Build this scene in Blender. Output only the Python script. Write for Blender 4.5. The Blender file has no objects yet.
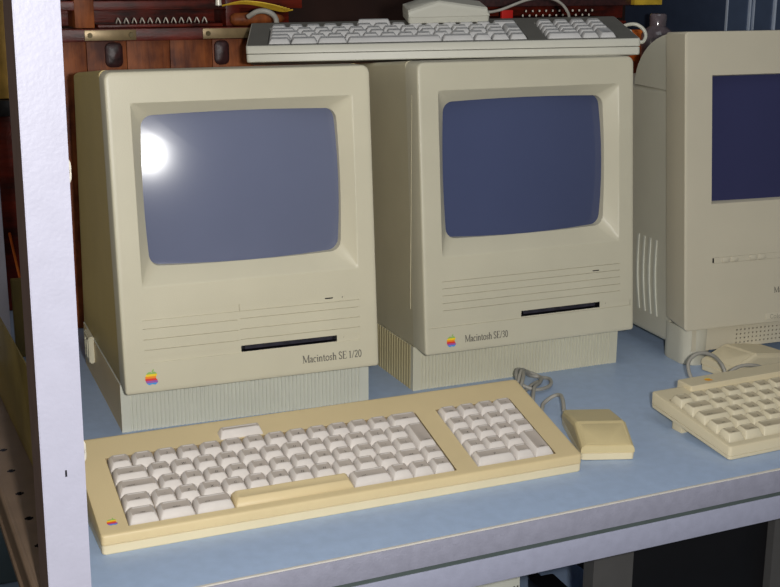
import bpy, bmesh, math, random
from mathutils import Vector, Matrix
random.seed(7)
C = bpy.context.scene.collection

# ------------------------------------------------------------------ materials
def mat(name, col, rough=0.5, noise=0.06, scale=60.0, metal=0.0, bump=0.0, spec=0.5, bscale=900.0, col2=None, coat=0.0):
    m = bpy.data.materials.new(name); m.use_nodes = True
    nt = m.node_tree; b = nt.nodes['Principled BSDF']
    b.inputs['Roughness'].default_value = rough
    b.inputs['Metallic'].default_value = metal
    b.inputs['Specular IOR Level'].default_value = spec
    if coat: b.inputs['Coat Weight'].default_value = coat
    tc = nt.nodes.new('ShaderNodeTexCoord')
    n = nt.nodes.new('ShaderNodeTexNoise'); n.inputs['Scale'].default_value = scale; n.inputs['Detail'].default_value = 4
    nt.links.new(tc.outputs['Object'], n.inputs['Vector'])
    r = nt.nodes.new('ShaderNodeValToRGB')
    c1 = [max(0, c*(1-noise)) for c in col]; c2 = [min(1, c*(1+noise)) for c in (col2 or col)]
    r.color_ramp.elements[0].position = .3; r.color_ramp.elements[1].position = .7
    r.color_ramp.elements[0].color = (*c1, 1); r.color_ramp.elements[1].color = (*c2, 1)
    nt.links.new(n.outputs['Fac'], r.inputs['Fac']); nt.links.new(r.outputs['Color'], b.inputs['Base Color'])
    if bump:
        n2 = nt.nodes.new('ShaderNodeTexNoise'); n2.inputs['Scale'].default_value = bscale
        nt.links.new(tc.outputs['Object'], n2.inputs['Vector'])
        bp = nt.nodes.new('ShaderNodeBump'); bp.inputs['Strength'].default_value = bump; bp.inputs['Distance'].default_value = .0006
        nt.links.new(n2.outputs['Fac'], bp.inputs['Height']); nt.links.new(bp.outputs['Normal'], b.inputs['Normal'])
    return m
def S(r, g, b):  # sRGB 0-255 -> linear
    f = lambda c: (c/255/12.92) if c/255 <= .04045 else ((c/255+.055)/1.055)**2.4
    return (f(r), f(g), f(b))
def wood(name, a, b, scale=14.0, rough=.35, axis='Z'):
    m = bpy.data.materials.new(name); m.use_nodes = True
    nt = m.node_tree; p = nt.nodes['Principled BSDF']; p.inputs['Roughness'].default_value = rough; p.inputs['Specular IOR Level'].default_value = .25
    tc = nt.nodes.new('ShaderNodeTexCoord'); mp = nt.nodes.new('ShaderNodeMapping')
    mp.inputs['Scale'].default_value = (1, 1, .12) if axis == 'Z' else (.12, 1, 1)
    n = nt.nodes.new('ShaderNodeTexNoise'); n.inputs['Scale'].default_value = scale*8; n.inputs['Detail'].default_value = 8; n.inputs['Roughness'].default_value = .7
    n3 = nt.nodes.new('ShaderNodeTexNoise'); n3.inputs['Scale'].default_value = scale*2; n3.inputs['Detail'].default_value = 3
    mx = nt.nodes.new('ShaderNodeMath'); mx.operation = 'ADD'; md = nt.nodes.new('ShaderNodeMath'); md.operation = 'MULTIPLY'; md.inputs[1].default_value = .5
    r = nt.nodes.new('ShaderNodeValToRGB'); r.color_ramp.elements[0].position = .38; r.color_ramp.elements[1].position = .62
    r.color_ramp.elements[0].color = (*a, 1); r.color_ramp.elements[1].color = (*b, 1)
    L = nt.links.new
    L(tc.outputs['Object'], mp.inputs['Vector']); L(mp.outputs['Vector'], n.inputs['Vector']); L(tc.outputs['Object'], n3.inputs['Vector'])
    L(n.outputs['Fac'], mx.inputs[0]); L(n3.outputs['Fac'], mx.inputs[1]); L(mx.outputs[0], md.inputs[0]); L(md.outputs[0], r.inputs['Fac'])
    L(r.outputs['Color'], p.inputs['Base Color'])
    bp = nt.nodes.new('ShaderNodeBump'); bp.inputs['Strength'].default_value = .25; bp.inputs['Distance'].default_value = .002
    L(n.outputs['Fac'], bp.inputs['Height']); L(bp.outputs['Normal'], p.inputs['Normal'])
    return m

M = dict(
    bezel1=mat('beige_plastic', S(207, 200, 175), .42, .03, 18, bump=.15),
    case1=mat('beige_case_plastic', S(186, 166, 108), .5, .04, 18, bump=.3),
    foot1=mat('pale_beige_plastic', S(206, 206, 192), .5, .03, 18),
    bezel2=mat('grey_beige_plastic', S(200, 194, 171), .42, .03, 18, bump=.15),
    case2=mat('grey_beige_case_plastic', S(192, 184, 156), .5, .04, 18, bump=.3),
    foot2=mat('grey_beige_base_plastic', S(204, 200, 178), .5, .03, 18),
    bezel3=mat('stone_plastic', S(200, 192, 170), .42, .02, 18, bump=.12),
    case3=mat('stone_case_plastic', S(198, 194, 176), .5, .03, 18, bump=.2),
    yellow=mat('yellowed_plastic', S(217, 196, 150), .45, .03, 20, bump=.2),
    yellow_low=mat('cream_plastic', S(226, 212, 176), .45, .03, 20),
    mouse=mat('yellowed_mouse_plastic', S(212, 194, 146), .45, .04, 30, bump=.3),
    key=mat('key_plastic', S(214, 206, 198), .55, .04, 80, bump=.2),
    key2=mat('cream_key_plastic', S(216, 206, 178), .5, .03, 80),
    kb2=mat('cream_keyboard_plastic', S(216, 203, 170), .45, .03, 20, bump=.15),
    key3=mat('pale_key_plastic', S(205, 203, 200), .5, .03, 80),
    kb3=mat('grey_keyboard_plastic', S(198, 196, 182), .42, .03, 20),
    deck3=mat('dark_grey_deck', S(112, 110, 102), .6, .06, 40),
    legend=mat('legend_ink', S(70, 66, 62), .7, 0),
    ink=mat('grey_ink', S(112, 108, 98), .7, 0),
    dark=mat('slot_black', S(22, 20, 26), .4, .2, 300),
    door=mat('slot_door', S(44, 42, 52), .3, .5, 150),
    glass1=mat('crt_glass', S(108, 114, 138), .20, .04, 8, spec=.55),
    glass2=mat('crt_glass_dark', S(72, 80, 112), .12, .04, 8, spec=.5),
    glass3=mat('crt_glass_navy', S(52, 54, 88), .25, .04, 8, spec=.3),
    green=mat('stripe_green', S(150, 190, 100), .5, 0), yel=mat('stripe_yellow', S(250, 215, 40), .5, 0),
    org=mat('stripe_orange', S(250, 140, 30), .5, 0), red=mat('stripe_red', S(225, 50, 50), .5, 0),
    pur=mat('stripe_purple', S(160, 90, 170), .5, 0), blu=mat('stripe_blue', S(70, 150, 225), .5, 0),
    shelf=mat('blue_laminate', S(160, 179, 206), .42, .05, 90, bump=.2, bscale=300, spec=.6),
    rim=mat('pale_rim', S(205, 200, 190), .35, .05, 50),
    beam=mat('lilac_grey_paint', S(150, 150, 166), .45, .07, 120, bump=.5, bscale=500),
    beam2=mat('lilac_grey_beam', S(160, 162, 182), .45, .05, 120, bump=.3, bscale=500),
    groove=mat('dark_groove', S(78, 88, 86), .6, .1, 40),
    post=mat('white_grey_paint', S(186, 185, 202), .45, .03, 60, bump=.3, bscale=350),
    flange=mat('shaded_flange_paint', S(108, 88, 80), .6, .1, 60),
    rail=mat('perforated_rail_paint', S(120, 100, 82), .45, .1, 40),
    cable=mat('grey_cable', S(160, 156, 146), .5, .08, 90),
    blackp=mat('black_plastic', S(16, 15, 18), .4, .1, 40),
    greyp=mat('dark_grey_plastic', S(84, 82, 80), .5, .06, 40),
    ink3=mat('faint_ink', S(150, 145, 128), .7, 0),
    ktop1=mat('shaded_key_top', S(184, 172, 160), .6, .04, 80),
    ktop2=mat('shaded_cream_key_top', S(190, 177, 148), .6, .04, 80),
    ktop3=mat('shaded_pale_key_top', S(190, 190, 188), .6, .04, 80),
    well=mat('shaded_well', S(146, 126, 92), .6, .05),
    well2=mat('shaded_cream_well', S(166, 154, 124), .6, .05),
    side1=mat('lit_base_side', S(226, 200, 150), .5, .03, 18),
    side2=mat('shaded_base_side', S(176, 164, 124), .5, .03, 18),
    hole3=mat('grille_shadow', S(158, 151, 132), .7, 0),
    woodr=wood('red_brown_wood', S(74, 28, 10), S(150, 82, 38), rough=.5),
    woodd=wood('dark_mahogany', S(44, 13, 8), S(112, 34, 18), rough=.35, axis='X'),
    woodo=wood('orange_wood', S(160, 70, 24), S(214, 112, 46)),
    leather=mat('dark_leather', S(52, 24, 24), .45, .5, 160, bump=.6, bscale=200),
    plate=mat('tarnished_metal', S(138, 118, 84), .35, .18, 90, metal=.35),
    screw=mat('dull_screw', S(92, 80, 52), .4, .1, 90, metal=.5),
    hook=mat('bright_metal', S(235, 228, 212), .3, .1, 90, metal=.15),
    brass=mat('brass', S(230, 190, 60), .3, .2, 60, metal=.4),
    navy=mat('navy_metal', S(62, 74, 96), .35, .08, 40, metal=.2),
    edge=mat('bright_edge', S(190, 200, 215), .3, .05, 40, metal=.3),
    wall=mat('dark_wall', S(58, 32, 22), .8, .4, 6),
    floor=mat('teal_grey_floor', S(84, 96, 98), .6, .15, 12),
    redp=mat('red_paint', S(200, 30, 22), .4, .05, 40),
    olive=mat('olive_card', S(128, 110, 56), .5, .3, 14),
    jar=mat('smoky_glass', S(96, 84, 88), .15, .4, 60, spec=.8),
    yitem=mat('yellow_wood', S(190, 150, 70), .4, .3, 30),
)
STRIPES = ['green', 'yel', 'org', 'red', 'pur', 'blu']

# ------------------------------------------------------------------ helpers
def obj(name, bm, mats, parent=None, smooth=35):
    me = bpy.data.meshes.new(name)
    bmesh.ops.remove_doubles(bm, verts=bm.verts[:], dist=1e-6)
    bmesh.ops.recalc_face_normals(bm, faces=bm.faces[:])
    for f in bm.faces: f.smooth = bool(smooth)
    bm.to_mesh(me); bm.free()
    if smooth: me.set_sharp_from_angle(angle=math.radians(smooth))
    for m in (mats if isinstance(mats, (list, tuple)) else [mats]): me.materials.append(M[m] if isinstance(m, str) else m)
    o = bpy.data.objects.new(name, me); C.objects.link(o)
    if parent: o.parent = parent
    return o
def thing(name, label, cat, loc=(0, 0, 0), rot=(0, 0, 0), group=None):
    o = bpy.data.objects.new(name, None); C.objects.link(o); o.empty_display_size = .02
    o.location = loc; o.rotation_euler = rot
    return tag(o, label, cat, group)
def tag(o, label, cat, group=None):
    o['label'] = label; o['category'] = cat
    if group: o['group'] = group
    return o
def box(bm, x0, x1, y0, y1, z0, z1, mi=0):
    v = [bm.verts.new(p) for p in ((x0,y0,z0),(x1,y0,z0),(x1,y1,z0),(x0,y1,z0),(x0,y0,z1),(x1,y0,z1),(x1,y1,z1),(x0,y1,z1))]
    for q in ((0,3,2,1),(4,5,6,7),(0,1,5,4),(1,2,6,5),(2,3,7,6),(3,0,4,7)):
        f = bm.faces.new([v[i] for i in q]); f.material_index = mi
    return v
def boxobj(name, x0, x1, y0, y1, z0, z1, m, parent=None, bev=.001):
    bm = bmesh.new(); box(bm, x0, x1, y0, y1, z0, z1)
    if bev: bmesh.ops.bevel(bm, geom=bm.edges[:], offset=bev, segments=2, affect='EDGES', profile=.6)
    return obj(name, bm, m, parent)
def rr(x0, x1, z0, z1, r, n=5, rt=None, bulge=0.0, ne=6):
    """rounded rectangle loop, ccw from bottom left; r bottom radius, rt top radius"""
    rt = r if rt is None else rt
    pts = []
    cs = [(x1-r, z0+r, r, -90), (x1-rt, z1-rt, rt, 0), (x0+rt, z1-rt, rt, 90), (x0+r, z0+r, r, 180)]
    arcs = [[(cx+R*math.cos(math.radians(a+90*i/n)), cz+R*math.sin(math.radians(a+90*i/n))) for i in range(n+1)] for cx, cz, R, a in cs]
    for k in range(4):
        pts += arcs[k]
        a, b = arcs[k][-1], arcs[(k+1) % 4][0]
        pts += [(a[0]+(b[0]-a[0])*i/ne, a[1]+(b[1]-a[1])*i/ne) for i in range(1, ne)]
    if bulge:
        xc, zc, hx, hz = (x0+x1)/2, (z0+z1)/2, (x1-x0)/2, (z1-z0)/2
        pts = [(xc+(x-xc)*(1+bulge*(1-((z-zc)/hz)**2)/hx), zc+(z-zc)*(1+bulge*.8*(1-((x-xc)/hx)**2)/hz)) for x, z in pts]
    return pts
def loft(bm, loops, mi=0, cap0=False, cap1=False):
    vs = [[bm.verts.new(p) for p in L] for L in loops]
    n = len(vs[0])
    for a, b in zip(vs, vs[1:]):
        for i in range(n):
            f = bm.faces.new((a[i], a[(i+1) % n], b[(i+1) % n], b[i])); f.material_index = mi
    if cap0: bm.faces.new(vs[0][::-1]).material_index = mi
    if cap1: bm.faces.new(vs[-1]).material_index = mi
    return vs
def relief(bm, xs, zs, fn, pos):
    """stepped height field: fn(xmid,zmid)->(depth,mat) or None for a hole; pos(x,z,depth)->3D"""
    xs = sorted(set(round(x, 6) for x in xs)); zs = sorted(set(round(z, 6) for z in zs))
    cell = {}
    for i in range(len(xs)-1):
        for j in range(len(zs)-1):
            cell[i, j] = fn((xs[i]+xs[i+1])/2, (zs[j]+zs[j+1])/2)
    def q(ps, mi):
        f = bm.faces.new([bm.verts.new(p) for p in ps]); f.material_index = mi
    for (i, j), c in cell.items():
        if c is None: continue
        x0, x1, z0, z1 = xs[i], xs[i+1], zs[j], zs[j+1]; d = c[0]
        q((pos(x0,z0,d), pos(x1,z0,d), pos(x1,z1,d), pos(x0,z1,d)), c[1])
        for (ni, nj), (a, b) in (((i+1, j), ((x1,z0),(x1,z1))), ((i, j+1), ((x1,z1),(x0,z1)))):
            o = cell.get((ni, nj))
            if o is None or abs(o[0]-d) < 1e-7: continue
            mi = c[1] if d > o[0] else o[1]
            q((pos(*a, d), pos(*a, o[0]), pos(*b, o[0]), pos(*b, d)), mi)
def catmull(pts, n=8):
    P = [Vector(p) for p in pts]; P = [2*P[0]-P[1]] + P + [2*P[-1]-P[-2]]; out = []
    for i in range(1, len(P)-2):
        for k in range(n):
            t = k/n; a, b, c, d = P[i-1], P[i], P[i+1], P[i+2]
            out.append(.5*((2*b)+(c-a)*t+(2*a-5*b+4*c-d)*t*t+(3*b-a-3*c+d)*t**3))
    out.append(P[-2]); return out
def tube(bm, pts, r, seg=8, smooth=True, mi=0):
    P = catmull(pts) if smooth else [Vector(p) for p in pts]
    up = Vector((0, 0, 1)); loops = []
    for i, p in enumerate(P):
        t = (P[min(i+1, len(P)-1)]-P[max(i-1, 0)]).normalized()
        a = t.cross(up)
        if a.length < 1e-3: a = t.cross(Vector((0, 1, 0)))
        a.normalize(); b = t.cross(a)
        up = -b if False else up
        loops.append([p+r*(math.cos(2*math.pi*k/seg)*a+math.sin(2*math.pi*k/seg)*b) for k in range(seg)])
    loft(bm, loops, mi, True, True)
def cyl(bm, c, r0, r1, h, seg=24, axis='Z', mi=0):
    def p(a, r, t):
        u, v = r*math.cos(a), r*math.sin(a)
        return {'Z': (c[0]+u, c[1]+v, c[2]+t), 'Y': (c[0]+u, c[1]+t, c[2]+v), 'X': (c[0]+t, c[1]+u, c[2]+v)}[axis]
    loft(bm, [[p(2*math.pi*k/seg, r, t) for k in range(seg)] for r, t in ((r0, 0), (r1, h))], mi, True, True)

# ---- lettering drawn as strokes (a narrow book serif)
def arc(cx, cy, rx, ry, a0, a1, n=8):
    return [(cx+rx*math.cos(math.radians(a0+(a1-a0)*i/n)), cy+ry*math.sin(math.radians(a0+(a1-a0)*i/n))) for i in range(n+1)]
G = {
 'M': (.92, [([(.12,0),(.13,1)],.6), ([(.13,1),(.45,.04)],1.2), ([(.45,.04),(.78,1)],.6), ([(.78,1),(.8,0)],1.3), ([(.02,0),(.23,0)],.5), ([(.68,0),(.91,0)],.5), ([(.02,1),(.14,1)],.5), ([(.78,1),(.9,1)],.5)]),
 'a': (.44, [([(.06,.5),(.16,.62),(.28,.56),(.3,.42),(.3,.1),(.37,0),(.43,.04)],1.1), ([(.3,.37),(.13,.28),(.06,.14),(.14,0),(.3,.12)],.9)]),
 'c': (.42, [([(.36,.5)]+arc(.22,.31,.17,.31,60,300),1.0)]),
 'i': (.26, [([(.13,0),(.13,.62)],1.2), ([(.03,.57),(.13,.62)],.5), ([(.03,0),(.23,0)],.5), ([(.13,.82),(.13,.92)],1.4)]),
 'n': (.54, [([(.12,0),(.12,.62)],1.2), ([(.03,.57),(.12,.62)],.5), ([(.12,.46),(.24,.61),(.36,.58),(.41,.44),(.41,0)],1.1), ([(.03,0),(.21,0)],.5), ([(.32,0),(.51,0)],.5)]),
 't': (.34, [([(.14,.84),(.14,.12),(.2,.0),(.32,.07)],1.1), ([(.02,.61),(.31,.61)],.6)]),
 'o': (.5, [(arc(.24,.31,.2,.31,0,360,16),1.0)]),
 's': (.38, [([(.31,.5),(.22,.62),(.1,.58),(.08,.45),(.28,.22),(.29,.08),(.18,0),(.05,.12)],1.0)]),
 'h': (.54, [([(.12,0),(.12,1)],1.2), ([(.03,.96),(.12,1)],.5), ([(.12,.46),(.24,.61),(.36,.58),(.41,.44),(.41,0)],1.1), ([(.03,0),(.21,0)],.5), ([(.32,0),(.51,0)],.5)]),
 'S': (.5, [([(.4,.8),(.3,.98),(.15,.98),(.07,.8),(.13,.62),(.35,.4),(.42,.2),(.33,.03),(.16,0),(.06,.2)],1.1)]),
 'E': (.56, [([(.13,0),(.13,1)],1.3), ([(.04,1),(.48,1),(.49,.82)],.6), ([(.13,.52),(.4,.52)],.6), ([(.04,0),(.5,0),(.53,.2)],.6)]),
 'C': (.56, [([(.5,.78)]+arc(.3,.5,.25,.5,50,315,12),1.1)]),
 'l': (.26, [([(.13,0),(.13,1)],1.2), ([(.03,0),(.23,0)],.5), ([(.03,.96),(.13,1)],.5)]),
 'r': (.36, [([(.12,0),(.12,.62)],1.2), ([(.12,.44),(.22,.6),(.33,.58)],1.0), ([(.03,0),(.22,0)],.5)]),
 '1': (.4, [([(.07,.84),(.2,.96),(.2,0)],1.1), ([(.09,0),(.31,0)],.5)]),
 '2': (.46, [([(.07,.75),(.13,.93),(.26,.96),(.37,.84),(.35,.6),(.06,.03)],1.0), ([(.06,.03),(.41,.03)],1.0)]),
 '3': (.46, [([(.08,.82),(.2,.97),(.34,.88),(.34,.68),(.18,.53),(.36,.42),(.38,.2),(.25,.02),(.06,.08)],1.0)]),
 '0': (.48, [(arc(.23,.48,.17,.48,0,360,16),1.0)]),
 '/': (.36, [([(.04,-.05),(.32,1)],.7)]),
 ' ': (.24, []),
}
def lettering(bm, text, x0, z0, width, cap, pos, w=.075, mi=0):
    adv = sum(G[c][0] for c in text); sx = width/adv; x = 0
    for ch in text:
        for pts, wf in G[ch][1]:
            P = [Vector(((x+a)*sx, b*cap)) for a, b in pts]; hw = w*cap*wf*.5
            L = []
            for i, p in enumerate(P):
                t = (P[min(i+1, len(P)-1)]-P[max(i-1, 0)]).normalized(); n = Vector((-t.y, t.x))*hw
                L.append((p+n, p-n))
            for (a, b), (c, d) in zip(L, L[1:]):
                f = bm.faces.new([bm.verts.new(pos(x0+q.x, z0+q.y)) for q in (b, d, c, a)]); f.material_index = mi
        x += G[ch][0]
def flat_obj(name, bm, mats, parent):
    me = bpy.data.meshes.new(name); bm.to_mesh(me); bm.free()
    for m in mats: me.materials.append(M[m])
    o = bpy.data.objects.new(name, me); C.objects.link(o); o.parent = parent
    return o
def logo(bm, cx, cz, h, pos, wscale=1.0):
    """six-striped fruit emblem with a bite, scanline built"""
    body = arc(-.16,.0,.34,.46,60,180,8)+arc(-.14,-.05,.36,.48,180,260,6)+[(-.0,-.46)]+arc(.14,-.05,.36,.48,280,330,5)
    bite = arc(.5,.02,.2,.2,240,120,6)
    body = body+[(.38,-.2)]+bite+[(.40,.26)]+arc(.16,.0,.30,.46,60,120,5)+[(0,.36)]
    leaf = [(.0,.44),(.03,.56),(.16,.68),(.17,.56),(.1,.46)]
    N = 30
    for poly in (body, leaf):
        ys = [p[1] for p in poly]; lo, hi = min(ys), max(ys)
        n = N if poly is body else 6
        for k in range(n):
            ya, yb = lo+(hi-lo)*k/n, lo+(hi-lo)*(k+1)/n; ym = (ya+yb)/2; X = []
            for a, b in zip(poly, poly[1:]+poly[:1]):
                if (a[1] > ym) != (b[1] > ym): X.append(a[0]+(b[0]-a[0])*(ym-a[1])/(b[1]-a[1]))
            X.sort()
            t = (hi-ym)/(hi-lo); mi = 0 if poly is leaf else min(5, int(t*6))
            for a, b in zip(X[::2], X[1::2]):
                f = bm.faces.new([bm.verts.new(pos(cx+x*h*wscale, cz+y*h)) for x, y in ((a, ya), (b, ya), (b, yb), (a, yb))]); f.material_index = mi

# ------------------------------------------------------------------ compact computers
W, H, ZB, LEAN, REC = .2448, .3317, .0457, math.tan(.0911), .0299
def compact(loc, yaw, label, variant):
    t = thing('compact_computer', label, 'computer', loc, (0, 0, yaw), 'all-in-one beige computers of the same shape')
    bz, cs, ft = ('bezel1', 'case1', 'foot1') if variant == 1 else ('bezel2', 'case2', 'foot2')
    def P(x, z, o=0): return (x, (z-ZB)*LEAN-o, z)      # o = outwards
    # ---- bezel
    bm = bmesh.new()
    loops = []
    for o, ins, rb, rt in ((-.030, .0006, .003, .007), (-.0028, 0, .003, .007), (-.0012, .0003, .003, .007), (-.0004, .0009, .0028, .0068), (0, .0018, .002, .006), (0, .0045, .0003, .0003)):
        loops.append([P(x, z, o) for x, z in rr(ins, W-ins, ZB+ins, H-ins, rb, rt=rt)])
    loft(bm, loops)
    I = .0045
    RX0, RX1, RZ0, RZ1 = .0207, .2270, .1422, .3052
    FX0, FX1, FZ0, FZ1 = .1088, .2026, .0745, .0803
    if variant == 1:
        gro = [(.019, .1068, z) for z in (.1050, .0953, .0856)]+[(.1085, .2262, z) for z in (.1058, .0960, .0863)]
        pan = [(.019, .1086, .1127, .1190, .0006), (.1086, .1090, .1127, .1193, .0016), (.1090, .2265, .1133, .1194, .0003), (.019, FX0, .0736, .0792, .0006), (FX1, .2252, .0736, .0800, .0006)]
        slots = [(.1922, .2000, .1160, .1172), (.2090, .2100, .1160, .1170), (.2092, .2098, .0775, .0780)]
        gro2 = [(.019, .2265, .1127)]
    else:
        gro = [(.0200, .2275, z) for z in (.1188, .1118, .1046, .0970, .0897)]
        pan = [(I, FX0, .0732, .0786, .0005), (FX1, W-I, .0732, .0796, .0005)]
        slots = [(.1938, .2018, .1132, .1143), (.2095, .2101, .0775, .0781)]
        gro2 = [(I, W-I, .0730)]
    xs = [I, W-I, RX0, RX1, FX0, FX1, FX0+.004, FX1-.004]; zs = [ZB+I, H-I, RZ0, RZ1, FZ0, FZ1, FZ0+.0012, FZ1-.0015]
    for a, b, z in gro: xs += [a, b]; zs += [z-.00035, z+.00035]
    for a, b, z in gro2: xs += [a, b]; zs += [z-.0002, z+.0002]
    for a, b, c, d, e in pan: xs += [a, b]; zs += [c, d]
    for a, b, c, d in slots: xs += [a, b]; zs += [c, d]
    def fn(x, z):
        if RX0 < x < RX1 and RZ0 < z < RZ1: return None
        for a, b, c, d in slots:
            if a < x < b and c < z < d: return (.0025, 1)
        if FX0 < x < FX1 and FZ0 < z < FZ1:
            if FX0+.004 < x < FX1-.004 and FZ0+.0012 < z < FZ1-.0015: return (.0035, 2)
            return (.009, 1)
        for a, b, z0 in gro:
            if a < x < b and abs(z-z0) < .00036: return (.0013, 0)
        for a, b, z0 in gro2:
            if a < x < b and abs(z-z0) < .00021: return (.0009, 0)
        for a, b, c, d, e in pan:
            if a < x < b and c < z < d: return (e, 0)
        return (0, 0)
    relief(bm, xs, zs, fn, lambda x, z, d: P(x, z, -d))
    # recess around the tube
    L = []
    for k, (r, u) in enumerate(((.0002, 0), (.0035, .04), (.004, .12), (.008, .5), (.010, .93), (.0095, 1.0))):
        x0, x1 = RX0+(.0316-RX0)*u, RX1+(.2135-RX1)*u; z0, z1 = RZ0+(.1585-RZ0)*u, RZ1+(.2922-RZ1)*u
        L.append([P(x, z, -.012*max(0, u-.03)) for x, z in rr(x0, x1, z0, z1, r, bulge=.0022*u)])
    L.append([P(x, z, -.028) for x, z in rr(.0316, .2135, .1585, .2922, .0095, bulge=.0022)])
    loft(bm, L)
    obj('bezel', bm, [bz, 'dark', 'door'], t, 30)
    # ---- tube glass
    bm = bmesh.new(); L = []; xc, zc = (.0316+.2135)/2, (.1585+.2922)/2
    base = rr(.0300, .2151, .1569, .2938, .011, bulge=.0022)
    for s in (1, .9, .8, .65, .5, .35, .2, .08):
        L.append([P(xc+(x-xc)*s, zc+(z-zc)*s, -.0085-(((x-xc)*s)**2+((z-zc)*s)**2)/1.04) for x, z in base])
    loft(bm, L, 0, False, True)
    obj('screen', bm, 'glass1' if variant == 1 else 'glass2', t, 60)
    # ---- case shell behind the bezel
    bm = bmesh.new(); L = []
    def B(x, z, y=None, back=False):
        zz = ZB+(z-ZB)*((.3165-ZB)/(H-ZB)) if back else z
        return (x, (.2562-(zz-ZB)*.130) if back else (z-ZB)*LEAN+.030, zz)
    f = .0006
    L.append([B(x, z) for x, z in rr(.004, W-.004, ZB+.002, H-.004, .004, rt=.005)])
    L.append([B(x, z) for x, z in rr(f, W-f, ZB+.0005, H-f, .003, rt=.0045)])
    for t_ in (.03, .5, .93):
        a = [B(x, z) for x, z in rr(f, W-f, ZB+.0005, H-f, .003, rt=.0045)]; b = [B(x, z, back=True) for x, z in rr(f, W-f, ZB+.0005, H-f, .003, rt=.0045)]
        L.append([tuple(p+(q-p)*t_ for p, q in zip(u, v)) for u, v in zip(a, b)])
    b0 = [B(x, z, back=True) for x, z in rr(f, W-f, ZB+.0005, H-f, .003, rt=.0045)]
    L.append([(x, y-.004, z) for x, y, z in b0])
    for ins, dy in ((.0008, -.0012), (.003, 0)):
        L.append([(x, y+dy, z) for x, y, z in [B(x, z, back=True) for x, z in rr(f+ins, W-f-ins, ZB+.0005+ins, H-f-ins, .0025, rt=.004)]])
    loft(bm, L, 0, True, True)
    # thin moulded ridges on the left side
    if variant == 2:
        for x_ in (f-.0006,):
            v = [(x_, .0405, .088), (x_, .0640, .3085)]
            box(bm, x_, f+.001, .0385, .0395, .085, .30)
    obj('rear_case', bm, cs, t, 30)
    # ---- ribbed base
    bm = bmesh.new(); Y1 = .254; out = []
    g = .0011; p = .0038
    n = int((W-.014)/p); s0 = (W-n*p)/2
    out.append((0, REC)); 
    for k in range(n):
        a = s0+k*p
        out += [(a, REC), (a+.0005, REC+g), (a+.0017, REC+g), (a+.0022, REC)]
    out.append((W, REC))
    def side(x, sgn, ys):
        r = []
        for y in ys: r += [(x, y), (x-sgn*g, y+.0005*1), (x-sgn*g, y+.0022), (x, y+.0027)]
        return r
    if variant == 2:
        ys = [REC+.006+.0065*k for k in range(32)]
        out += side(W, 1, ys)+[(W, Y1), (0, Y1)]+[q for q in reversed(side(0, -1, ys))]
    else: out += [(W, Y1), (0, Y1)]
    loft(bm, [[(x, y, z) for x, y in out] for z in (0, .0012, ZB+.001)], 0, True, True)
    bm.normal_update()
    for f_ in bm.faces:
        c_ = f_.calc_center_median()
        if c_.x < .003 and abs(f_.normal.z) < .5 and c_.y > REC+.003: f_.material_index = 1  # left base faces recoloured: side light and shade put into the colour
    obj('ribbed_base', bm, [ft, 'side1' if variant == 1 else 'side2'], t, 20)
    if variant == 1:
        bm = bmesh.new(); box(bm, -.0055, .0005, .182, .216, .0215, .0500)
        bmesh.ops.bevel(bm, geom=bm.edges[:], offset=.0012, segments=2, affect='EDGES')
        sw = obj('side_switch', bm, 'bezel1', t)
        for y in (.190, .202): boxobj('button', -.0064, -.0050, y, y+.007, .026, .045, 'bezel1', sw, .0006)
    # ---- printed lettering and emblem
    pos = lambda x, z: P(x, z, .0002)
    bm = bmesh.new()
    if variant == 1: lettering(bm, 'Macintosh SE 1/20', .1672, .0571, .0598, .0070, pos, .13)
    else: lettering(bm, 'Macintosh SE/30', .0437, .0556, .0492, .0069, pos, .13)
    flat_obj('lettering', bm, ['ink'], t)
    bm = bmesh.new()
    if variant == 1: logo(bm, .0245, .0598, .0122, pos)
    else: logo(bm, .0290, .0580, .0108, pos)
    flat_obj('emblem', bm, STRIPES, t)
    return t
compact((0, 0, 0), 0, 'leftmost beige compact computer with a flash glare on its screen', 1)
compact((.2980, .0102, 0), .0284, 'middle beige compact computer, its small emblem beside the name on the chin', 2)

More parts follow.
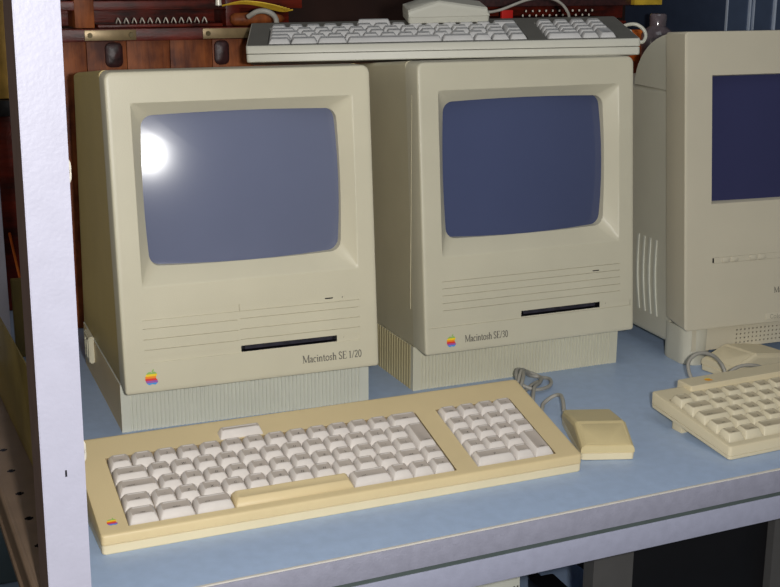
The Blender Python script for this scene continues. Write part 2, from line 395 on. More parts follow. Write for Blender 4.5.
# ------------------------------------------------------------------ third computer (rounded, on feet)
def third():
    X0, Wd, yaw = .5955, .256, -.03
    t = thing('footed_computer', 'large stone-coloured computer on round feet at the right edge of the shelf', 'computer', (X0, .0002, 0), (0, 0, yaw))
    LN = .11; Z0, Z1 = .0416, .3560
    P = lambda x, z, o=0: (x, (z-Z0)*LN-o, z)
    bm = bmesh.new(); L = []
    for o, ins, r in ((-.046, .0075, .004), (-.044, .005, .004), (-.0015, .0006, .004), (-.0004, .0014, .003), (0, .003, .002), (0, .004, .0003)):
        L.append([P(x, z, o) for x, z in rr(ins, Wd-ins, Z0+ins*.6, Z1-ins*.6, r)])
    loft(bm, L)
    I = .004; SX0, SX1, SZ0, SZ1 = .0330, .2240, .1765, .3108
    slots = [(.0345, .0352, .1130, .1192)]
    pan = [(.0340, .150, .1128, .1130, .0006), (.0340, .150, .1190, .1192, .0006)]
    xs = [I, Wd-I, SX0, SX1]; zs = [Z0+I*.6, Z1-I*.6, SZ0, SZ1]
    slots = [(.0345, .0365, .1135, .1186)]
    for a, b, c, d in slots: xs += [a, b]; zs += [c, d]
    for a, b, c, d, e in pan: xs += [a, b]; zs += [c, d]
    def fn(x, z):
        if SX0 < x < SX1 and SZ0 < z < SZ1: return None
        for a, b, c, d in slots:
            if a < x < b and c < z < d: return (.002, 1)
        for a, b, c, d, e in pan:
            if a < x < b and c < z < d: return (e, 0)
        return (0, 0)
    relief(bm, xs, zs, fn, lambda x, z, d: P(x, z, -d))
    L = [[P(x, z, -o) for x, z in rr(SX0+u, SX1-u, SZ0+u, SZ1-u, r)] for o, u, r in ((0, 0, .0002), (.002, .0005, .002), (.0045, .0014, .002), (.016, .0014, .002))]
    loft(bm, L)
    obj('bezel', bm, ['bezel3', 'dark'], t, 30)
    bm = bmesh.new(); L = []; xc, zc = (SX0+SX1)/2, (SZ0+SZ1)/2; base = rr(SX0+.0008, SX1-.0008, SZ0+.0008, SZ1-.0008, .002)
    for s in (1, .8, .6, .4, .2, .05): L.append([P(xc+(x-xc)*s, zc+(z-zc)*s, -.0048-(((x-xc)*s)**2+((z-zc)*s)**2)/2.6) for x, z in base])
    loft(bm, L, 0, False, True); obj('screen', bm, 'glass3', t, 60)
    for x0 in (.0465, .0575, .0815, .0925):
        bm = bmesh.new()
        pl = rr(x0, x0+.0098, .1132, .1188, .0027)
        loft(bm, [[P(x, z, -.0003) for x, z in pl], [P(x, z, .0008) for x, z in pl], [P(x, z, .0012) for x, z in rr(x0+.0008, x0+.009, .1139, .1181, .002)]], 0, False, True)
        obj('button', bm, 'bezel3', t)
    # skirt under the bezel with its speaker grille
    bm = bmesh.new(); zt = Z0+.001
    holes_x = [.0710+.0052*k for k in range(24)]; holes_z = [.0215+.0048*k for k in range(4)]
    xs = [.014, Wd-.014]+[v for h in holes_x for v in (h-.0009, h+.0009)]; zs = [.0165, zt]+[v for h in holes_z for v in (h-.0009, h+.0009)]
    def fn2(x, z):
        if any(abs(x-h) < .0009 for h in holes_x) and any(abs(z-h) < .0009 for h in holes_z): return (.0022, 1)
        return (0, 0)
    relief(bm, xs, zs, fn2, lambda x, z, d: (x, .006+d, z))
    for a in ((.014, .0115), (Wd-.0115, Wd-.014)): pass
    box(bm, .0145, Wd-.0145, .011, .06, .0165, zt)
    obj('front_skirt', bm, ['bezel3', 'hole3'], t, 25)
    for cx, cy in ((.0270, .0195), (Wd-.0270, .0195), (.030, .255), (Wd-.030, .255)):
        bm = bmesh.new()
        y0, y1 = (.0050, .0610) if cy < .1 else (.235, .285)
        xl, xr = (.0080, .0440) if cx < .1 else (Wd-.0440, Wd-.0080)
        loft(bm, [[(x, y, z) for x, y in rr(xl+i, xr-i, y0+i, y1-i, .0165, n=10)] for z, i in ((0, .0012), (.0012, .0004), (.041 if cy < .1 else .018, 0))], 0, True, True)
        obj('foot', bm, 'case3', t, 40)
    # rear shell
    bm = bmesh.new(); xa, xb = .0090, Wd-.0090
    loft(bm, [[(x, y, z) for x, z in rr(xa+i, xb-i, .0155+i, zz-i, .006)] for i, y, zz in ((0, .044, .292), (0, .27, .292), (.006, .31, .28), (.03, .32, .26))], 0, True, True)
    obj('rear_case', bm, 'case3', t, 30)
    bm = bmesh.new(); prof = [(.045, .291), (.045, .352)]+[(.062+.083*math.sin(a), .2925+.060*math.cos(a)) for a in [math.pi/2*k/12 for k in range(13)]]
    loft(bm, [[(x, y, z) for y, z in prof] for x in (xa+.0005, xa+.002, xb-.002, xb-.0005)], 0, True, True)
    obj('domed_top', bm, 'case3', t, 30)
    for k in range(4):
        y = .0665+.0125*k; bm = bmesh.new()
        pts = [(xa-.0003-.0009*math.sin(math.pi*q/10), y+.004+.009*q/10+.003*math.sin(math.pi*q/10), .040+.0858*q/10) for q in range(11)]
        loft(bm, [[(x-.0006, yy-.0016, z), (x-.0006, yy+.0016, z), (x+.004, yy+.0016, z), (x+.004, yy-.0016, z)] for x, yy, z in pts], 0, True, True)
        obj('vent_slat', bm, 'foot1', t, 40)
    pos = lambda x, z: P(x, z, .0003)
    bm = bmesh.new(); lettering(bm, 'Macintosh', .1135, .0752, .0330, .0060, pos, .14)
    flat_obj('lettering', bm, ['ink'], t)
    bm = bmesh.new(); pl = rr(.1030, .160, .0452, .0530, .002)
    loft(bm, [[P(x, z, -.0003) for x, z in pl], [P(x, z, .0004) for x, z in pl], [P(x, z, .0006) for x, z in rr(.1035, .1595, .0457, .0525, .002)]], 0, False, True)
    pl = obj('name_plate', bm, 'bezel3', t)
    bm = bmesh.new(); lettering(bm, 'Color Classic', .1085, .0470, .042, .0044, lambda x, z: P(x, z, .0008), .14)
    flat_obj('lettering', bm, ['ink3'], pl)
third()

# ------------------------------------------------------------------ keyboards
font_cache = {}
def glyph(ch, size):
    k = (ch, size)
    if k not in font_cache:
        cu = bpy.data.curves.new('g', 'FONT'); cu.body = ch; cu.size = size*.85; cu.align_x = 'CENTER'; cu.shear = .2; cu.resolution_u = 2
        o = bpy.data.objects.new('g', cu); C.objects.link(o)
        dg = bpy.context.evaluated_depsgraph_get(); me = o.evaluated_get(dg).to_mesh()
        font_cache[k] = ([tuple(v.co) for v in me.vertices], [tuple(p.vertices) for p in me.polygons])
        o.evaluated_get(dg).to_mesh_clear(); bpy.data.objects.remove(o); bpy.data.curves.remove(cu)
    return font_cache[k]
def keyboard(loc, rot, label, p, cat='keyboard'):
    t = thing('computer_keyboard', label, cat, loc, rot)
    Wk, D, zf, zb = p['W'], p['D'], p['zf'], p['zb']; m = (zb-zf)/D
    T = lambda u, v, h=0: (u, v, zf+m*v+h)
    seam = zf*.5
    bm = bmesh.new(); sl = (lambda v: m*.85*v) if 'slab' in p else (lambda v: 0)
    if 'slab' in p: seam *= .6
    L = [[(u, v, seam+.0004+sl(v)) for u, v in rr(.0012, Wk-.0012, .0012, D-.0012, .003)]]
    L.append([(u, v, seam+.0006+sl(v)) for u, v in rr(0, Wk, 0, D, .003)])
    for h, ins, r in ((-.0012, 0, .003), (-.0004, .0004, .003), (0, .0012, .0022), (0, .003, .0003)):
        L.append([T(u, v, h) for u, v in rr(ins, Wk-ins, ins, D-ins, r)])
    loft(bm, L)
    I = .003; wells = p['wells']
    xs = [I, Wk-I]; zs = [I, D-I]
    for a, b, c, d in wells: xs += [a, b]; zs += [c, d]
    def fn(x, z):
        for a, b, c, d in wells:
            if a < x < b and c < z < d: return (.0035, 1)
        return (0, 0)
    relief(bm, xs, zs, fn, lambda x, z, d: T(x, z, -d))
    bm.normal_update()
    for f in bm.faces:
        if 'top' in p and f.normal.z > .9 and min(v.co.z-(zf+m*v.co.y) for v in f.verts) > -.0002: f.material_index = 2  # upward case faces take the darker grey deck material
    obj('top_case', bm, [p['case'], p.get('deck', p['case']), p.get('top', p['case'])], t, 30)
    bm = bmesh.new()
    if 'slab' in p: seam /= .6
    if 'slab' in p: loft(bm, [[(u, v, z+m*.8*v) for u, v in rr(i, Wk-i, i, D-i, .003)] for z, i in ((0, .0015), (.001, .0004), (seam*.6, .0002), (seam*.6+.0008, .002))], 0, True, True)
    else: loft(bm, [[(u, v, z) for u, v in rr(i, Wk-i, i, D-i, .003)] for z, i in ((0, .0010), (.0008, .0004), (seam-.0004, .0002), (seam+.0004, .002))], 0, True, True)
    obj('bottom_case', bm, p['low'], t, 30)
    kh = p.get('kh', .0044)
    cache = {}
    def key(name, u0, v0, w, d, leg, mt, h=kh):
        a, b = u0+.0005, u0+w-.0005; c, e = v0+.0004, v0+d-.0004
        bm = bmesh.new()
        six, fr, bk = .0026, .0034, .0024
        L = []
        for hh, s, f_, k_ in ((-.0034, 0, 0, 0), (-.0006, 0, 0, 0), (h*.45, six*.5, fr*.45, bk*.5), (h-.0008, six*.95, fr*.9, bk), (h-.0002, six*1.1, fr*1.08, bk*1.1), (h, six*1.5, fr*1.3, bk*1.4)):
            L.append([T(u, v, hh) for u, v in rr(a+s, b-s, c+f_, e-k_, .0011, n=2, ne=2)])
        L.append([T(u, v, h-.0003) for u, v in rr(a+six+.0022, b-six-.0022, c+fr+.0018, e-bk-.0018, .001, n=2, ne=2)])
        loft(bm, L, 0, False, True)
        if leg:
            vs, fs = glyph(leg, .0040 if len(leg) == 1 else .0026)
            cu, cv = (a+b)/2, c+fr+.0016
            if len(leg) > 1: cu = max((a+b)/2, a+six+.001+.0013*len(leg)*.8)if w < .03 else a+.0095
            V = [bm.verts.new(T(cu+x, cv+y, h+.0002)) for x, y, z in vs]
            for f_ in fs:
                try: bm.faces.new([V[i] for i in f_]).material_index = 1
                except ValueError: pass
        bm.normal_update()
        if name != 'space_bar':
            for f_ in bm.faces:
                if f_.material_index == 0 and f_.normal.z > .90: f_.material_index = 2  # upward key faces darker: shade of grazing light put into the colour
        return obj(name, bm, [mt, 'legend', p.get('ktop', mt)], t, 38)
    ru, rv, un, rp = p['u0'], p['v0'], p['unit'], p['pitch']
    for r, row in enumerate(p['rows']):       # row 0 at the back
        v = rv+(4-r)*rp; u = ru
        for w, leg in row:
            if leg == 'SPACE': key('space_bar', u, v, w*un, rp, None, p['space'], h=kh*.9)
            elif leg == 'RET': key('key', u, v, w*un, rp*2, 'return', p['key'])
            elif leg is not None: key('key', u, v, w*un, rp, leg, p['key'])
            u += w*un
    nu, nun = p['nu'], p['nunit']
    for r, row in enumerate(p['pad']):
        v = rv+(4-r)*rp; u = nu
        for w, leg in row:
            if leg == 'ENT': key('key', u, v-rp, w*nun, rp*2, 'enter', p['key'])
            elif leg is not None: key('key', u, v, w*nun, rp, leg, p['key'])
            u += w*nun
    if 'power' in p:
        a, b, c, d = p['power']; key('power_key', a, c, b-a, d-c, None, p['key'], h=.0058)
    if 'logo' in p:
        bm = bmesh.new(); cu, cv, hh, ws = p['logo']; logo(bm, cu, cv, hh, lambda x, z: T(x, z, .0002), ws); flat_obj('emblem', bm, STRIPES, t)
    return t
def ones(s): return [(1, c) for c in s]
rows = [[(1, 'esc')]+ones('1234567890-=')+[(1.5, 'delete')],
        [(1.5, 'tab')]+ones('QWERTYUIOP[')+[(1, ']'), (1, None)],
        [(1.75, 'control')]+[(.979, c) for c in 'ASDFGHJKL;\'\\'][:12]+[(1, 'RET')],
        [(1.25, 'shift')]+ones('`ZXCVBNM,./')+[(1.25, 'shift'), (1, '^')],
        [(1.25, 'caps'), (1.5, 'option'), (1.65, 'cmd'), (5.3, 'SPACE'), (1.8, 'cmd'), (1, '<'), (1, '>'), (1, 'v')]]
rows[2] = [(1.75, 'control')]+[(11.75/12, c) for c in 'ASDFGHJKL;\'\\']+[(1, 'RET')]
pad = [[(1, 'clear'), (1, '='), (1, '/'), (1, '*')], [(1, '7'), (1, '8'), (1, '9'), (1, '+')], [(1, '4'), (1, '5'), (1, '6'), (1, '-')],
       [(1, '1'), (1, '2'), (1, '3'), (1, 'ENT')], [(2, '0'), (1, '.')]]
base = dict(W=.4108, D=.1210, zf=.0155, zb=.0465, u0=.0225, v0=.0080, unit=.2710/14.5, pitch=.0166, rows=rows, pad=pad, nu=.3146, nunit=.0733/4,
            wells=[(.0217, .2943, .0072, .0918), (.3138, .3888, .0072, .0918)], power=(.1168, .1556, .0930, .1050))
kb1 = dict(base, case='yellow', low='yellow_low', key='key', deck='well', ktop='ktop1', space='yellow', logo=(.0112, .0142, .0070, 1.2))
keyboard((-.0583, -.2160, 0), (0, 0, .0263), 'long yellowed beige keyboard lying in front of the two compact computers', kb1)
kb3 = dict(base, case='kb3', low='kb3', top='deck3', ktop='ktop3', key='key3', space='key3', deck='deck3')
kb3['zf'] = .0165
R3 = Matrix.Rotation(-.3251, 4, 'Z') @ Matrix.Rotation(-.0195, 4, 'Y') @ Matrix.Rotation(-.1003, 4, 'X')
keyboard((.1725, .1931, .3236), R3.to_euler(), 'grey-white keyboard lying across the tops of the two compact computers', kb3)
rows2 = [r for r in rows[:4]]+[[(1, 'caps'), (1.1, 'option'), (1.9, 'cmd'), (5.7, 'SPACE'), (1.8, 'cmd'), (1, '<'), (1, '>'), (1, 'v')]]
kb2 = dict(slab=1, W=.4200, D=.1150, zf=.0130, zb=.0288, u0=.0055, v0=.0080, unit=.0190, pitch=.0172, rows=rows2, pad=pad, nu=.2950, nunit=.0190,
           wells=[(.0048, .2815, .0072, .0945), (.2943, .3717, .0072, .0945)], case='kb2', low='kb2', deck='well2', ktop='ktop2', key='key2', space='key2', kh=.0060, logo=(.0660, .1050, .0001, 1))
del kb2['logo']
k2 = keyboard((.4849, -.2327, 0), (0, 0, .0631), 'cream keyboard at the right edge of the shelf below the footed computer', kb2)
# raised rear ridge of that keyboard, with its emblem
bm = bmesh.new(); mm = (.0288-.0130)/.1150
loft(bm, [[(x, y, z) for x, y in rr(.037+i, .387-i, .102+i*.5, .124-i*.5, .002)] for z, i in ((.0135, 0), (.0315, 0), (.0322, .0008))], 0, True, True)
rg = obj('rear_ridge', bm, 'kb2', k2)
bm = bmesh.new(); logo(bm, .0650, .1115, .0070, lambda x, z: (x, z, .0325), 1.2); flat_obj('emblem', bm, ['yel', 'yel', 'org', 'org', 'yel', 'org'], rg)
for x in (.004, .394):
    boxobj('rear_foot', x, x+.022, .072, .086, 0, .0100, 'kb2', k2)

# ------------------------------------------------------------------ mice
def mouse(loc, rot, label, mt, low):
    t = thing('computer_mouse', label, 'mouse', loc, rot)
    w = .0480
    prof = [(.0, .0074), (0, .0145), (.034, .0245), (.088, .0158), (.091, .0074)]
    bm = bmesh.new()
    def pr(i, dy, dz): return [(y+(dy if y < .01 else (-dy if y > .08 else 0)), max(.0074, z-dz)) for y, z in prof]
    L = []
    for x, dy, dz in ((0, .0006, .0045), (.0010, .0002, .0018), (.0034, 0, 0), (w-.0034, 0, 0), (w-.0010, .0002, .0018), (w, .0006, .0045)):
        L.append([(x, y, z) for y, z in pr(x, dy, dz)])
    loft(bm, L, 0, True, True)
    bmesh.ops.bevel(bm, geom=[e for e in bm.edges if abs(e.verts[0].co.x-e.verts[1].co.x) > .02], offset=.0005, segments=2, affect='EDGES')
    obj('top_shell', bm, mt, t, 14)
    bm = bmesh.new()
    loft(bm, [[(x, y, z) for x, y in rr(i, w-i, i, .0905-i, .003)] for z, i in ((0, .002), (.001, .0004), (.0068, 0), (.0076, .0012))], 0, True, True)
    obj('base', bm, low, t, 30)
    # the button covers the front slope
    bm = bmesh.new()
    f = lambda y: .0145+(y/.034)*.010
    L = []
    for h, i in ((-.002, 0), (.0001, 0), (.0003, .0004)):
        L.append([(x, y, f(y)+h) for x, y in rr(.0050+i, w-.0050-i, .0022+i, .0300-i, .001)])
    loft(bm, L, 0, True, True)
    obj('button', bm, mt, t, 30)
    return t
mouse((.3630, -.1848, 0), (0, 0, -.3217), 'yellowed wedge-shaped mouse beside the right end of the yellowed keyboard', 'mouse', 'yellow_low')
from mathutils import Euler
# world placement of the mouse on the upper keyboard: its long axis points right
mz = mouse((0, 0, 0), (0, 0, 0), 'grey-white mouse resting on the keyboard on top of the computers', 'kb3', 'kb3')
MW = Matrix.Translation((.3622, .2155, .3584)) @ Matrix.Rotation(-.25, 4, 'Z') @ Matrix.Rotation(-.022, 4, 'Y') @ Matrix.Rotation(.13, 4, 'X') @ Matrix.Rotation(-math.pi/2, 4, 'Z')
# local -Y... front end on the left, cable end on the right, width running away from the viewer
mz.matrix_world = MW @ Matrix.Translation((-.048, 0, 0))
m3 = mouse((.6130, -.0080, 0), (0, 0, -1.35), 'beige mouse between the cream keyboard and the footed computer', 'kb2', 'kb2')

# ------------------------------------------------------------------ cables
def cable(name, label, paths, r=.0019, m='cable', cat='cable'):
    bm = bmesh.new()
    for p in paths: tube(bm, p, r)
    o = obj(name, bm, m, None, 60); return tag(o, label, cat)
cable('mouse_cable', 'grey cable bunched behind the yellowed keyboard and running to the yellowed mouse', [
    [(.3985, -.0915, .010), (.4060, -.0760, .014), (.4120, -.0600, .014), (.4080, -.0530, .011), (.3960, -.0560, .006), (.3870, -.0660, .003), (.3790, -.0500, .003),
     (.3840, -.0240, .010), (.4000, .0000, .022), (.4180, .0220, .012), (.4330, .0280, .003), (.4420, .0160, .003), (.4300, -.0060, .004), (.4080, -.0160, .006), (.3950, -.0050, .012), (.4030, .0150, .018), (.4220, .0260, .010), (.4350, .0200, .003), (.4150, .0050, .003), (.3900, -.0200, .003), (.3700, -.0500, .003)]])
cable('keyboard_cable', 'coiled grey cable lying in tight loops behind the corner of the yellowed keyboard', [
    [(.3350, -.0860, .010), (.3600, -.0640, .016), (.3860, -.0300, .024), (.4040, .0020, .020), (.4200, .0180, .009), (.4300, .0140, .007), (.4200, -.0040, .0085), (.4030, -.0240, .012), (.3900, -.0450, .010), (.3840, -.0560, .007)],
    ])
cable('curled_cable', 'grey cable arching up from the back of the cream keyboard', [
    [(.5530, -.1040, .010), (.5520, -.0800, .018), (.5560, -.0650, .031), (.5700, -.0600, .0385), (.5880, -.0600, .0350), (.6020, -.0600, .0220), (.6030, -.0700, .0060), (.6010, -.0780, .0030)]])
cable('mouse_cable', 'thin grey cable curving behind the cream keyboard to the beige mouse', [
    [(.5860, -.0850, .008), (.5905, -.0850, .021), (.5975, -.0850, .0265), (.6090, -.0850, .0290), (.6220, -.0850, .0275), (.6320, -.0830, .0240), (.6420, -.0780, .0190), (.6480, -.0640, .0150)]])
cable('mouse_cable', 'grey cable arching right from the mouse on the upper keyboard', [
    [(.4490, .2080, .3700), (.4680, .2040, .3730), (.5000, .2000, .3840), (.5260, .2000, .3855), (.5420, .2000, .3800), (.5520, .2000, .3690), (.5560, .2040, .3600)]], .0016)
cable('keyboard_cable', 'pale cable looped against the right end of the upper keyboard', [
    [(.5800, .1450, .3460), (.5870, .1400, .3560), (.5960, .1300, .3590), (.6040, .1250, .3540), (.6060, .1220, .3460), (.6000, .1200, .3400), (.5940, .1250, .3440), (.5920, .1330, .3520)]], .0020, 'kb3')
cable('keyboard_cable', 'grey cable curling behind the left end of the upper keyboard', [
    [(.2120, .3250, .3640), (.2200, .3150, .3700), (.2300, .3100, .3700), (.2390, .3100, .3640), (.2420, .3120, .3520), (.2460, .3200, .3400)]], .0030, 'cable')

# ------------------------------------------------------------------ shelving unit
th = math.atan(.0486)
U = (0, -.2871, 0)
unit = thing('metal_shelf', 'blue-topped metal shelf with a lilac-grey front edge carrying the computers', 'shelf', U, (0, 0, th))
def ub(name, x0, x1, y0, y1, z0, z1, m, bev=.0006, par=None): return boxobj(name, x0, x1, y0, y1, z0, z1, m, par or unit, bev)
ub('shelf_board', -.0745, 1.30, .0012, 1.05, -.018, 0, 'shelf', .0004)
ub('front_rim', -.0745, 1.30, -.0010, .0012, -.0200, .0001, 'rim', .0003)
ub('shelf_lip', -.0745, 1.30, -.0022, .0005, -.0212, -.0010, 'beam', .0006)
ub('lip_groove', -.0745, 1.30, -.0016, .012, -.0290, -.0205, 'groove', 0)
ub('front_beam', -.0745, 1.30, -.0025, .004, -.0470, -.0248, 'beam2', .0010)
# perforated flange running back along the left side of the shelf, with a rolled outer lip
bm = bmesh.new(); hr = .0034; hx = -.0955+.0; hy = [.4726-.0517*k for k in range(10)]
xs = [-.1065, -.0748, hx-hr, hx-hr*.5, hx+hr*.5, hx+hr]; ys = [.012, .565]
for y in hy: ys += [y-hr, y-hr*.5, y+hr*.5, y+hr]
def fr(x, y):
    for h in hy:
        if abs(x-hx) < hr and abs(y-h) < hr and not (abs(x-hx) > hr*.5 and abs(y-h) > hr*.5): return (.0030, 1)
    return (0, 0)
relief(bm, xs, ys, fr, lambda x, y, d: (x+.0+y*.012, y, .0001-d))
tube(bm, [(-.1075, .012, -.0028), (-.1008, .565, -.0028)], .0030, 10, False)
for x0, x1, z0, z1 in ((-.1095, -.1080, -.030, -.004), (-.1115, -.1085, -.034, -.029)):
    v = box(bm, x0, x1, .012, .565, z0, z1)
    for q in v: q.co.x += q.co.y*.012
obj('perforated_rail', bm, ['rail', 'dark'], unit)
sp = boxobj('olive_divider', -.0742, -.0730, .030, .560, .0008, .095, 'olive', None, .0004)
sp.location = U; sp.rotation_euler = (0, 0, th); tag(sp, 'low olive divider standing along the left edge of the shelf behind the bright upright', 'divider')
low = thing('metal_shelf', 'blue lower shelf under the computers, mostly hidden by the grey beam', 'shelf', U, (0, 0, th))
ub('shelf_board', -.10, 1.40, .004, .95, -.372, -.350, 'shelf', .001, low); ub('front_lip', -.10, 1.40, 0, .004, -.385, -.350, 'beam', .001, low)
# front upright: an L-shaped angle, face to the viewer
up = thing('shelf_upright', 'bright white-grey steel upright standing nearest at the left', 'upright', (-.0929, -.2871, -.0), (0, .0092, th))
bm = bmesh.new(); box(bm, -.0138, .0138, -.0165, -.0145, -.90, .90)
bmesh.ops.bevel(bm, geom=bm.edges[:], offset=.0006, segments=2, affect='EDGES'); obj('front_face', bm, 'post', up)
bm = bmesh.new(); box(bm, -.0138, -.0122, -.0146, .0210, -.90, .90); obj('side_flange', bm, 'flange', up)  # same paint as the front face, its shade put into the colour
bm = bmesh.new(); box(bm, .0122, .0137, -.0146, -.0020, -.90, .90); obj('inner_edge', bm, 'post', up)
for z in (.1170, .3000):
    bm = bmesh.new(); tube(bm, [(.0140, -.012, z-.007), (.0150, -.012, z-.004), (.0150, -.012, z+.004), (.0140, -.012, z+.007)], .0007, 6); obj('shelf_clip', bm, 'hook', up)
bm = bmesh.new(); box(bm, .0008, .0020, -.0168, -.0163, .1030, .1075); obj('slot_mark', bm, 'dark', up)
ru_ = thing('shelf_upright', 'pale steel upright at the far left edge behind the perforated rail', 'upright', (-.099, .283, 0))
bm = bmesh.new(); box(bm, -.026, .0255, -.001, .001, .0080, .95); bmesh.ops.bevel(bm, geom=bm.edges[:], offset=.0005, segments=2, affect='EDGES')
obj('front_face', bm, 'post', ru_)
boxobj('foot_plate', -.027, .0260, -.0035, .002, .0035, .0082, 'rim', ru_, .0005)
world_olive = boxobj('olive_board', -.068, -.012, .300, .312, .0005, .088, 'olive'); tag(world_olive, 'small olive board standing on the shelf behind the bright front upright', 'board')

# ------------------------------------------------------------------ background: old wooden apparatus
cab = thing('wooden_cabinet', 'old red-brown wooden cabinet with metal corner plates behind the two compact computers', 'cabinet', (0, .390, 0))
CB = lambda n, *a, **k: boxobj(n, *a, parent=cab, **k)
for k, (a, b) in enumerate(((.001, .0395), (.0400, .0850), (.0855, .1350), (.1355, .1850), (.1855, .2350), (.2355, .3000), (.3005, .3700), (.3705, .4400), (.4405, .5200), (.5205, .6100), (.6105, .7000))):
    CB('plank', a, b, .0, .012, 0.001, .336, 'woodr', bev=.0008)
CB('body', .002, .745, .012, .28, 0.001, .335, 'woodd')
CB('top_rail', .0, .745, -.006, .02, .3360, .3500, 'woodd')
for x0, x1 in ((.0375, .0955), (.1730, .2350)):
    pl = CB('corner_plate', x0, x1, -.0085, -.0058, .3372, .3490, 'plate', bev=.0006)
    for x in (x0+.006, x1-.006):
        bm = bmesh.new(); cyl(bm, (x, -.0102, .3432), .0026, .0030, .0022, 16, 'Y'); obj('screw', bm, 'screw', pl)
for x0, x1 in ((.0600, .0810), (.1870, .2060)):
    bm = bmesh.new(); loft(bm, [[(x, y, z) for x, z in rr(x0+i, x1-i, .3060+i, .3350-i, .007-i)] for y, i in ((.001, 0), (-.002, .001), (-.004, .005))], 0, False, True)
    obj('leather_patch', bm, 'leather', cab)
mech = thing('wooden_keyed_box', 'dark mahogany box with a row of small bright hooks behind the leftmost computer', 'box', (0, .410, .3505))
MB_ = lambda n, *a, **k: boxobj(n, *a, parent=mech, **k)
MB_('back_panel', -.02, .30, .045, .06, 0, .13, 'woodd'); MB_('front_ledge', .055, .20, -.016, .045, 0, .0035, 'woodd'); MB_('side_post', .205, .222, -.012, .045, 0, .05, 'woodd')
MB_('side_post', .030, .052, -.012, .045, 0, .05, 'woodr'); MB_('upper_rail', -.02, .30, -.010, .045, .0195, .0300, 'woodd'); MB_('top_board', -.02, .30, -.004, .06, .036, .050, 'leather')
for k in range(12):
    x = .0800+.0092*k; bm = bmesh.new()
    tube(bm, [(x-.0010, .004, .0045), (x, -.002, .0100), (x+.0012, -.004, .0080), (x+.0024, -.004, .0050), (x+.0030, -.002, .0040)], .0007, 6); obj('hook', bm, 'hook', mech)
bm = bmesh.new(); cyl(bm, (.1960, -.014, .0240), .0038, .0030, .010, 16, 'Z'); obj('brass_knob', bm, 'hook', mech)
# leather roll on the right of the hooks
bm = bmesh.new(); P_ = [(.0, .0040), (.004, .0072), (.02, .0078), (.05, .0070), (.062, .0045), (.066, .001)]
loft(bm, [[(.2080+t_, .3885+r_*math.cos(a), .3585+r_*math.sin(a)) for a in [2*math.pi*q/16 for q in range(16)]] for t_, r_ in P_], 0, True, True)
tag(obj('leather_roll', bm, 'woodr', None, 50), 'brown leather roll lying left of the upper keyboard on the cabinet rail', 'roll')
bm = bmesh.new()
for k in range(6):
    tube(bm, [(.200+.006*k, .395, .374+.001*k), (.222+.005*k, .388, .3790-.0012*k), (.244+.005*k, .384, .3775-.0020*k), (.262+.004*k, .38, .3740-.001*k)], .0010, 6)
tag(obj('yellow_straps', bm, 'brass', None, 50), 'tangle of thin yellow straps hanging above the brown leather roll', 'straps')
# second apparatus, right
mech2 = thing('wooden_keyed_box', 'dark box with two rows of small bright pins behind the upper keyboard', 'box', (.58, .400, .3505))
for n, a, m_ in (('back_panel', (-.06, .20, .05, .065, 0, .13), 'woodd'), ('front_ledge', (-.02, .14, -.010, .05, 0, .0050), 'leather'), ('upper_rail', (-.06, .20, -.006, .05, .0190, .0350), 'leather')):
    boxobj(n, *a, m_, mech2)
for k in range(11):
    for j in range(2):
        x = .018+.0098*k+.003*j; bm = bmesh.new()
        loft(bm, [[(x+r*math.cos(a), .004+.0-j*.004+.0, .0055+.0062*j+h+.0*a) if False else (x+r*math.cos(a), -.002-j*.003+r*math.sin(a), .0060+.0058*j+h) for a in [math.pi/3*q for q in range(6)]] for h, r in ((0, .0009), (.0012, .0013), (.0026, .0008))], 0, True, True)
        obj('pin', bm, 'hook', mech2)
tag(boxobj('red_box', .5610, .5770, .3845, .3895, .3501, .3655, 'redp'), 'small bright red box behind the mouse on the upper keyboard', 'box')
tag(boxobj('orange_wooden_block', .690, .790, .3625, .380, .001, .3390, 'woodo'), 'orange-brown wooden board standing between the middle and the footed computer', 'board')
# smoky jar
bm = bmesh.new(); pr = [(.014, 0), (.0175, .003), (.0178, .030), (.014, .036), (.009, .040), (.0095, .052), (.0080, .054)]
loft(bm, [[(.7660+1.2*r*math.cos(2*math.pi*k/20), .341+1.15*r*math.sin(2*math.pi*k/20), .3000+1.12*z) for k in range(20)] for r, z in pr], 0, True, True)
tag(boxobj('wooden_stand', .738, .792, .322, .360, .001, .2995, 'woodd'), 'dark wooden stand under the small smoky jar', 'stand')
tag(obj('glass_jar', bm, 'jar', None, 40), 'small smoky jar behind the gap between the middle and footed computers', 'jar')
tag(boxobj('brass_lamp_base', .757, .800, .385, .400, .3700, .392, 'brass'), 'yellow brass strip at the top edge above the smoky jar', 'strip')
# ribbed navy metal panel at the right
nav = thing('metal_locker', 'dark navy metal locker with bright folded edges behind the footed computer', 'locker', (.884, .36, 0))
boxobj('olive_divider', 0, .42, .0, .25, .001, .62, 'navy', nav)
for x, w, m_ in ((.0005, .0014, 'edge'), (.0370, .0020, 'edge'), (.0440, .0012, 'edge'), (.0780, .0030, 'edge'), (.0985, .0012, 'navy')):
    boxobj('folded_edge', x, x+w, -.004, .002, .001, .62, m_, nav, .0003)

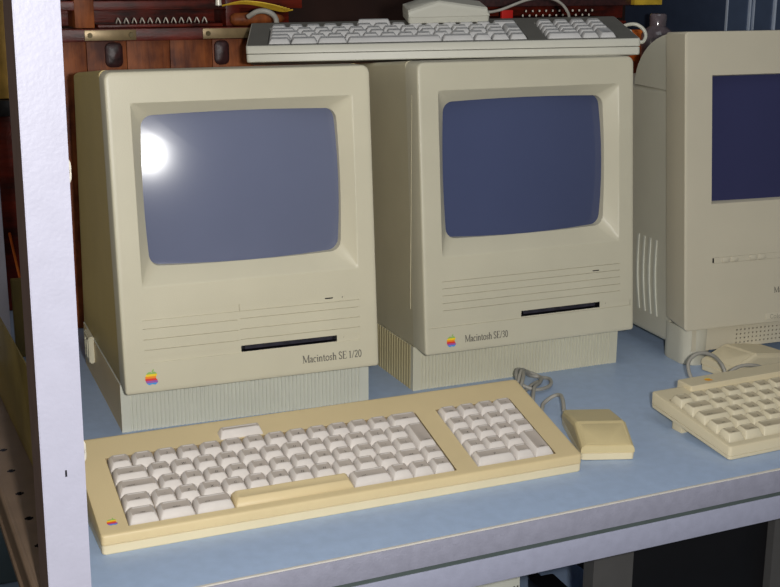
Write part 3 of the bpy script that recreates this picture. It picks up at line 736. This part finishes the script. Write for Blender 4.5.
# items in the narrow gap left of the front upright
tag(boxobj('yellow_crate', -.110, -.034, .50, .60, .2640, .40, 'yitem'), 'yellow-brown wooden crate far behind the pale front upright', 'crate')
tag(boxobj('crate_shelf', -.150, -.030, .49, .62, .2440, .2630, 'blackp'), 'black board under the yellow-brown crate at the left edge', 'board')
tag(boxobj('dark_wood_case', -.150, -.030, .50, .62, .0010, .2430, 'woodd'), 'dark wooden case below the black board at the left edge', 'case')
bm = bmesh.new()
tube(bm, [(-.0535, .46, .108), (-.0380, .464, .0020)], .0016, 8, False)
tag(obj('orange_rod', bm, 'woodo', None), 'thin orange wooden rod leaning behind the bright front upright', 'rod')
tag(boxobj('side_block', -.15, -.028, .46, .63, -.349, -.150, 'floor'), 'grey-teal block on the lower shelf at the bottom left edge', 'block')

# ------------------------------------------------------------------ lower shelf contents
tv = thing('dark_monitor', 'black monitor with a dark grey frame standing below the shelf', 'monitor', (.4035, -.150, -.350), (0, 0, 0))
bm = bmesh.new(); L = []
SX0, SX1 = .0435, .2080; top = .270
xs = [0, .26, SX0, SX1]; zs = [0, top, .05, top-.012]
def fm(x, z): return None if (SX0 < x < SX1 and .05 < z < top-.012) else (0, 0)
relief(bm, xs, zs, fm, lambda x, z, d: (x, d, z))
loft(bm, [[(x, y, z) for x, z in rr(SX0, SX1, .05, top-.012, .0003)] for y in (0, .012)])
loft(bm, [[(x, y, z) for x, z in rr(0, .26, 0, top, .0003)] for y in (0, .018)])
obj('bezel', bm, 'greyp', tv)
bm = bmesh.new(); loft(bm, [[(x, y, z) for x, z in rr(i, .26-i, i*.3, top-i*.4, .004)] for y, i in ((.018, .020), (.030, .022), (.048, .04))], 0, True, True); obj('rear_case', bm, 'blackp', tv)
bm = bmesh.new(); f = rr(SX0+.0004, SX1-.0004, .0504, top-.0124, .0003); loft(bm, [[(x, .010, z) for x, z in f], [(SX0/2+SX1/2+(x-SX0/2-SX1/2)*.5, .007, .15+(z-.15)*.5) for x, z in f]], 0, False, True); obj('screen', bm, 'blackp', tv)
bx = thing('white_box_unit', 'off-white boxy unit standing below the shelf left of the black monitor', 'computer', (.230, -.150, -.350))
boxobj('case', 0, .0960, 0, .30, 0, .2320, 'foot1', bx, .002)
for x in (.0890, .0925): boxobj('edge_strip', x, x+.0012, -.0008, .001, .01, .22, 'greyp', bx, 0)
cable('black_cable', 'thick black cable looping over the lower shelf beside the off-white unit', [
    [(.5200, .1500, -.3450), (.5450, .2300, -.3380), (.5700, .2500, -.3300), (.6000, .2300, -.3300), (.6150, .1900, -.3380), (.6000, .1300, -.3440)],
    [(.5300, .2600, -.3450), (.5420, .2200, -.3380), (.5480, .1700, -.3430)]], .0045, 'blackp')
tag(boxobj('black_adapter', .520, .556, .120, .190, -.349, -.325, 'blackp', None, .004), 'black power adapter lying by the black cable on the lower shelf', 'adapter')

# ------------------------------------------------------------------ room
def struct(name, *a):
    o = boxobj(name, *a, bev=0); o['kind'] = 'structure'; o['label'] = name.replace('_', ' '); return o
fl = struct('floor', -2.5, 3.0, -2.5, 1.6, -1.02, -1.0, 'floor')
wb = struct('wall_back', -2.5, 3.0, 1.50, 1.56, -1.0, 1.6, 'wall')

# ------------------------------------------------------------------ camera, lights, world
Rx, Ry, Rz = RX = (1.3117, -.0032, -.3789)
cam = bpy.data.cameras.new('camera'); co = bpy.data.objects.new('camera', cam); C.objects.link(co)
co.rotation_mode = 'XYZ'; co.rotation_euler = RX; co.location = (-.1740, -1.0764, .4244)
cam.sensor_fit = 'HORIZONTAL'; cam.sensor_width = 36; cam.lens = 1251.24/780*36; cam.clip_start = .01; cam.clip_end = 50
bpy.context.scene.camera = co
R = Euler(RX).to_matrix()
fp = Vector(co.location)+R@Vector((.055, .010, -.02))
ld = bpy.data.lights.new('flash', 'POINT'); ld.energy = 33; ld.shadow_soft_size = .012; ld.color = (1, .985, .96)
lo = bpy.data.objects.new('flash', ld); C.objects.link(lo); lo.location = fp
a = bpy.data.lights.new('ceiling_lamp', 'AREA'); a.energy = 4.5; a.size = 1.2; a.color = (.9, .95, 1)
ao = bpy.data.objects.new('ceiling_lamp', a); C.objects.link(ao); ao.location = (.4, -1.0, 1.9); ao.rotation_euler = (math.radians(25), 0, 0)
b = bpy.data.lights.new('left_fill', 'AREA'); b.energy = 3.0; b.size = .8; b.color = (1, .9, .72)  # added warm fill to lift the dark left sides, no visible source
bo = bpy.data.objects.new('left_fill', b); C.objects.link(bo); bo.location = (-1.5, -.5, .7); bo.rotation_euler = (0, math.radians(-78), math.radians(-14))
w = bpy.data.worlds.new('world'); bpy.context.scene.world = w; w.use_nodes = True
w.node_tree.nodes['Background'].inputs[0].default_value = (.78, .80, .84, 1); w.node_tree.nodes['Background'].inputs[1].default_value = .14
sc = bpy.context.scene
sc.view_settings.view_transform = 'Standard'; sc.view_settings.look = 'None'
